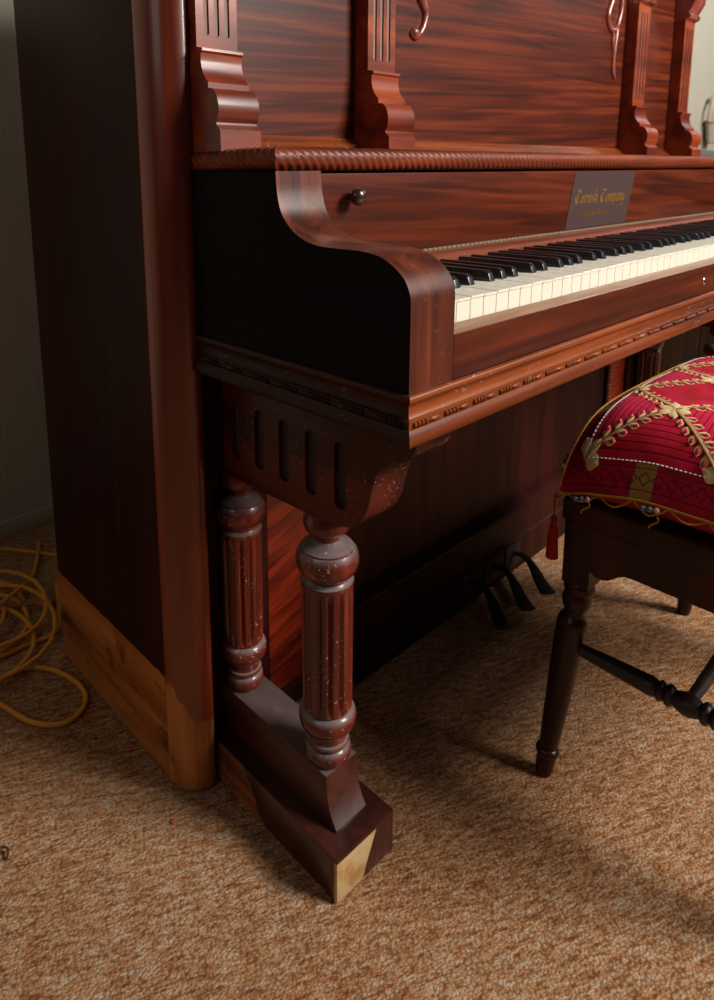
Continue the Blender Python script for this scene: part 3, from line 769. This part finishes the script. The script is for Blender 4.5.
for lp in me.loops:
    x, y = par[lp.vertex_index]
    uvl.data[lp.index].uv = (x - LX, y - LY)
    d1 = [(x - CX0) * 2.1, (CX1 - x) * 2.1, (CY1 - y) * 2.1, (y - CY0) * 2.1]
    k = min(range(4), key=lambda q: d1[q])
    run = (LY - y) if k < 2 else (x - LX)
    edl.data[lp.index].uv = (d1[k], run)
for p in me.polygons: p.use_smooth = True
me.materials.append(M['cloth'])
o = bpy.data.objects.new('cushion_cover', me); col.objects.link(o); o.parent = C; o['_o'] = C['_o']
# underside: from the seam round to the flat base
rim = [(x, CY0) for x in gx] + [(CX1, y) for y in gy[1:]] + [(x, CY1) for x in gx[-2::-1]] + [(CX0, y) for y in gy[-2:0:-1]]
rows = []
for k, (inn, drop) in enumerate(((0, 0), (.004, .25), (.012, .6), (.03, .93), (.06, 1.0))):
    row = []
    for x, y in rim:
        p = topP(x, y); ux = max(CX0 + inn, min(CX1 - inn, x)); uy = max(CY0 + inn, min(CY1 - inn, y))
        q = topP(x, y); b = bow(ux, uy) if inn else (p.x, p.y)
        row.append((b[0], b[1], p.z + (.4292 - p.z) * drop))
    rows.append(row)
m = MB(); n = len(rim)
m.add([p for r in rows for p in r], [(k * n + i, k * n + (i + 1) % n, (k + 1) * n + (i + 1) % n, (k + 1) * n + i) for k in range(4) for i in range(n)] + [tuple(range(4 * n, 5 * n))])
m.build('cushion_underside', M['cloth_plain'], C, angle=80)
# embroidery as raised shapes following the cloth
def petal(m, x, y, ang, ln, wd, o=.0016, fat=.5):
    N = 7; L_ = []; R_ = []; c, s = math.cos(ang), math.sin(ang); mid = []
    for i in range(N + 1):
        t = i / N; w = wd / 2 * math.sin(PI * t ** (1.3 * fat + .35)) if 0 < i < N else 0
        px, py = x + c * ln * t, y + s * ln * t
        L_.append(topP(px - s * w, py + c * w, o * .5)); R_.append(topP(px + s * w, py - c * w, o * .5)); mid.append(topP(px, py, o * 1.5))
    vs = L_ + mid + R_; q = N + 1
    m.add(vs, [(i, i + 1, i + 1 + q, i + q) for i in range(N)] + [(i + q, i + 1 + q, i + 1 + 2 * q, i + 2 * q) for i in range(N)])
def inside(x, y, mrg=.004): return LX + mrg < x < 2 * CM[0] - LX - mrg and 2 * CM[1] - LY + mrg < y < LY - mrg
gold, vine, red, cen = MB(), MB(), MB(), MB()
nu, nv = 7, 4
SPX = (2 * CM[0] - 2 * LX) / nu; SPY = (2 * LY - 2 * CM[1]) / nv
for i in range(nu):
    for j in range(nv):
        for (a, b) in (((i, j), (i + 1, j + 1)), ((i + 1, j), (i, j + 1))):
            if (a[0] + a[1]) % 2: continue
            xa, ya = LX + a[0] * SPX, LY - a[1] * SPY; xb, yb = LX + b[0] * SPX, LY - b[1] * SPY
            dx, dy = xb - xa, yb - ya; L = math.hypot(dx, dy); an = math.atan2(dy, dx)
            pts = [topP(xa + dx * t, ya + dy * t, .0008) for t in [k / 14 for k in range(15)]]
            vine.tube(pts, .0032, 6, .25)
            for k, t in enumerate((.20, .33, .46, .59, .72)):
                for sd in (-1, 1):
                    px, py = xa + dx * t, ya + dy * t
                    petal(gold, px, py, an + sd * .8, .0165, .0094, .0010, .8)
                    petal(red, px + math.cos(an + sd * .8) * .0065, py + math.sin(an + sd * .8) * .0065, an + sd * .8, .0090, .0058, .0016, .8)
for i in range(nu + 1):
    for j in range(nv + 1):
        if (i + j) % 2: continue
        x, y = LX + i * SPX, LY - j * SPY
        for k in range(6):
            a = k * PI / 3 + .3
            ex, ey = x + math.cos(a) * .02, y + math.sin(a) * .02
            if CX0 + .01 < ex < CX1 - .01 and CY0 + .01 < ey < CY1 - .01 and inside(ex, ey, -.006): petal(gold, x, y, a, .0220, .0130, .0014, .7)
emb = MB(); spans = []
for q_ in (vine, gold, red):
    a_ = len(emb.f); emb.add(q_.v, q_.f); spans.append((a_, len(emb.f)))
off = Vector(C['_o']); me = bpy.data.meshes.new('embroidery'); me.from_pydata([tuple(Vector(p) - off) for p in emb.v], [], emb.f); me.update()
for k, (a_, b_) in enumerate(spans):
    for q_ in range(a_, b_): me.polygons[q_].material_index = k; me.polygons[q_].use_smooth = True
for k in ('gold_dk', 'gold', 'petal'): me.materials.append(M[k])
o = bpy.data.objects.new('embroidery', me); col.objects.link(o); o.parent = C; o['_o'] = C['_o']; o['label'] = 'gold vines with red petals'
st = MB()
def stitch(x0, y0, x1, y1):
    L = math.hypot(x1 - x0, y1 - y0); n = int(L / .0052)
    for k in range(n):
        t0, t1 = k / n, (k + .55) / n
        st.tube([topP(x0 + (x1 - x0) * t, y0 + (y1 - y0) * t, .0008) for t in (t0, (t0 + t1) / 2, t1)], .0012, 5, .7)
RX, RY = 2 * CM[0] - LX, 2 * CM[1] - LY
for q in ((LX, LY, RX, LY), (LX, RY, RX, RY), (LX, LY, LX, RY), (RX, LY, RX, RY)): stitch(*q)
st.build('white_stitching', M['white'], C, angle=80)
# seam cord with loops, beads and tassel
fr = MB(); bead_list = []
ring = [topP(x, y) + Vector(((-.002 if x <= CX0 + 1e-6 else .002 if x >= CX1 - 1e-6 else 0), (-.002 if y <= CY0 + 1e-6 else .002 if y >= CY1 - 1e-6 else 0), -.001)) for x, y in rim]
ring.append(ring[0])
fr.tube(ring, .0016, 6)
def along(seq, s):
    for a, b in zip(seq[:-1], seq[1:]):
        d = (b - a).length
        if s <= d: return a + (b - a) * (s / d), (b - a) / d
        s -= d
    return seq[-1], (seq[-1] - seq[-2]).normalized()
tot = sum((b - a).length for a, b in zip(ring[:-1], ring[1:]))
s_ = 0; k = 0
while s_ < tot - .05:
    p0, d = along(ring, s_); p1, _ = along(ring, s_ + .042); mid, _ = along(ring, s_ + .021)
    outv = Vector((d.y, -d.x, 0))
    sag = mid + outv * .006 + Vector((0, 0, -.011 - .003 * math.sin(k * 2.3)))
    fr.tube(bez([p0, p0 * .45 + sag * .55 + Vector((0, 0, -.002)), sag, p1 * .45 + sag * .55 + Vector((0, 0, -.002)), p1], 5), .0012, 6)
    if k % 2 == 0:
        c0 = mid + outv * .004 + Vector((0, 0, -.0062))
        bead_list += [(c0 - d * .0078, .0039, 'bead_blue'), (c0 + d * .0002, .0040, 'bead_blue'), (c0 + d * .0080, .0037, 'bead_pink')]
        fr.tube(bez([sag + d * .010, sag + d * .012 + Vector((0, 0, -.006)), sag + d * .004 + outv * .003 + Vector((0, 0, -.011)), sag + d * .002 + Vector((0, 0, -.016))], 4), .0012, 5)
    s_ += .042; k += 1
fr.build('fringe', M['yellow'], C, angle=80)
for c0, r_, mt in bead_list: MB().ball(c0, r_, seg=12, rings=8).build('bead', M[mt], C)['label'] = 'round steel blue bead' if mt == 'bead_blue' else 'round pale pink bead'
for cx_, cy_, sx_, sy_ in ((CX0, CY1, -1, 1), (CX1, CY1, 1, 1), (CX0, CY0, -1, -1), (CX1, CY0, 1, -1)):
    b = topP(cx_, cy_); b = b + Vector((sx_ * .004, sy_ * .003, -.002))
    m = MB().tube([b, b + Vector((sx_ * .002, 0, -.012)), b + Vector((sx_ * .001, 0, -.034))], .0012, 6)
    tp = b + Vector((sx_ * .001, 0, -.032))
    m.lathe([(.0008, 0), (.0034, -.002), (.0042, -.006), (.0034, -.010), (.0030, -.011), (.0046, -.016), (.0060, -.030), (.0072, -.050), (.0078, -.062), (.0010, -.0615)][::-1], tp, 28, None, lambda r, h, a: r * (1 + .10 * math.cos(a * 9)))
    m.build('tassel', M['tassel'], C, angle=70)

# ------------------------------------------------------------------ amber cord heaped on the carpet behind the piano
PC = thing('coiled_power_cord', (-.22, .88, 0), 'amber power cord lying in loose coils on the carpet beside the piano', 'cord')
cm = MB(); rc = .0042
pts = []
for k in range(5 * 24):
    a = k / 24 * 2 * PI; lap = k / 24
    r = .105 + .028 * math.sin(lap * 1.7 + a * .5) ; 
    pts.append((-.235 + .022 * math.sin(lap * 2.1) + r * 1.05 * math.cos(a), .905 + .03 * math.cos(lap * 1.3) + r * 1.25 * math.sin(a), .005 + .0045 * lap + .003 * math.sin(a * 3)))
cm.tube(pts, rc, 8)
lead = [(-.255, .99, .02), (-.31, .90, .009), (-.33, .80, .005), (-.30, .742, .0045), (-.245, .745, .0045), (-.20, .742, .0045), (-.165, .708, .0045), (-.145, .650, .0045), (-.148, .604, .0045), (-.172, .578, .0045), (-.205, .578, .0045), (-.238, .618, .0045), (-.268, .705, .0045), (-.33, .77, .0045)]
cm.tube(bez(lead, 8), rc, 8)
tail = [(-.30, .87, .03), (-.23, .80, .012), (-.175, .80, .005), (-.118, .80, .0045), (-.085, .86, .0045), (-.05, .95, .0045)]
cm.tube(bez(tail, 8), rc, 8)
over = [(-.25, .88, .034), (-.16, .93, .03), (-.085, 1.0, .012), (-.03, 1.10, .006), (-.01, 1.15, .0045)]
cm.tube(bez(over, 8), rc, 8)
far = [(-.20, 1.22, .0045), (-.10, 1.185, .0045), (-.05, 1.13, .0045), (.0, 1.06, .0045), (.05, 1.03, .0045)]
cm.tube(bez(far, 8), rc, 8)
cm.build('cable', M['cord'], PC)
m = MB().lathe([(.0040, 0), (.006, .004), (.0062, .012), (.0095, .016), (.011, .03), (.0105, .036), (.002, .037)], (-.112, .902, .0125), 14, (.6, -.8, 0))
m.tube([(-.20, .935, .022), (-.16, .925, .016), (-.112, .902, .0125)], rc, 8)
m.build('plug', M['plug'], PC)

# ------------------------------------------------------------------ small bits on the carpet and wall
o = MB().ball((-.1587, .315, .002), .0032, 1.4, .8, .6).build('crumb', M['crumb']); settle(o); tag(o, 'tiny orange crumb on the carpet before the toe block', 'crumb')
o = MB().ball((-.2453, .5473, .0018), .003, 1.2, .9, .6).build('lint', M['lint']); settle(o); tag(o, 'tiny white speck of lint on carpet beside the cord loop', 'lint')
m = MB().tube(bez([(-.352, .4227, .003), (-.346, .430, .007), (-.340, .422, .007), (-.345, .413, .003)], 5), .0016, 6)
o = m.build('carpet_tuft', M['knot']); settle(o); tag(o, 'small dark pulled tuft of carpet at the left edge of the photo', 'tuft')
K = thing('side_cabinet', (2.5, .8, 0), 'low dark brown cabinet with grey green top behind the far right end of the piano', 'cabinet')
MB().box(2.0, 3.0, .57, 1.05, .06, .900).build('carcass', M['wainscot'], K, .003)
MB().box(2.03, 2.97, .60, 1.03, .0, .0595).build('plinth', M['wainscot'], K, .002)
MB().box(1.98, 3.02, .55, 1.07, .9005, .930).build('cabinet_top', M['dado'], K, .006, 3)
for x0, kx in ((2.02, 2.46), (2.505, 2.54)):
    d = MB().box(x0, x0 + .475, .552, .5695, .08, .885).build('door', M['wainscot'], K, .003)
    MB().lathe([(.008, 0), (.007, .006), (.014, .014), (.013, .021), (.002, .025)], (kx, .5525, .60), 16, (0, -1, 0)).build('knob', M['brass'], d)
V = thing('wall_basket', (4.48, 1.24, 1.02), 'pale grey basket with a looped handle hanging on the wall right of the piano', 'basket')
m = MB(); cx, cz, wy = 4.48, 1.155, 1.205
m.tube([(cx + .085 * math.cos(a), wy, cz + .165 * math.sin(a)) for a in [PI * k / 24 for k in range(25)]], .013, 8)
m.build('handle', M['loop'], V)
MB().lathe([(.082, -.012), (.090, -.004), (.090, .006), (.082, .012), (.076, .008), (.076, -.01)], (cx, wy, cz), 28, None, lambda r, h, a: r * (1 if math.cos(a) else 1) * (1 - .5 * abs(math.sin(a)))).build('rim', M['rim'], V)
MB().lathe([(.030, -.135), (.048, -.132), (.062, -.09), (.074, -.04), (.080, -.012), (.072, -.010), (.03, -.05)], (cx, wy, cz), 28, None, lambda r, h, a: r * (1 - .5 * abs(math.sin(a)))).build('basket_body', M['basket'], V)

for o in bpy.data.objects:
    if '_o' in o.keys(): del o['_o']

# ------------------------------------------------------------------ camera
R = Vector((0.742919, -0.669313, -0.009602)); U = Vector((0.127752, 0.127691, 0.983552)); F = Vector((0.657078, 0.731926, -0.18037))
cam = bpy.data.cameras.new('camera'); co = bpy.data.objects.new('camera', cam); col.objects.link(co)
mw = Matrix((R, U, -F)).transposed().to_4x4(); mw.translation = Vector((-.5563, -.3860, .8593)); co.matrix_world = mw
cam.sensor_width = 36; cam.sensor_height = 36; cam.sensor_fit = 'AUTO'; cam.lens = 24.803
cam.shift_x = .060257; cam.shift_y = -.200598; cam.clip_start = .02
cam.dof.use_dof = True; cam.dof.focus_distance = .72; cam.dof.aperture_fstop = 9.0
scene.camera = co

# ------------------------------------------------------------------ light
def area(name, loc, target, sx, sy, power, color):
    l = bpy.data.lights.new(name, 'AREA'); l.shape = 'RECTANGLE'; l.size = sx; l.size_y = sy; l.energy = power; l.color = color
    o = bpy.data.objects.new(name, l); col.objects.link(o); o.location = loc
    o.rotation_euler = (Vector(target) - Vector(loc)).to_track_quat('-Z', 'Y').to_euler(); return o
area('window_light', (1.55, -2.45, 2.5), (.35, .2, .5), 1.1, 1.3, 185, (1.0, .95, .88))
area('far_wall_fill', (4.2, -.45, 2.5), (4.4, 1.25, 1.0), .8, .8, 38, (1.0, .98, .96))  # fill added to brighten the far right wall, source unseen
area('left_fill_light', (-2.4, -.1, 2.1), (-.1, .7, .3), .9, 1.2, 4.5, (1.0, .93, .84))  # weak fill added from the left, source unseen
w = bpy.data.worlds.new('room_light'); scene.world = w; w.use_nodes = True
bg = w.node_tree.nodes['Background']; bg.inputs[0].default_value = (1.0, .92, .82, 1); bg.inputs[1].default_value = .02
scene.view_settings.view_transform = 'Standard'; scene.view_settings.look = 'None'; scene.view_settings.exposure = 0
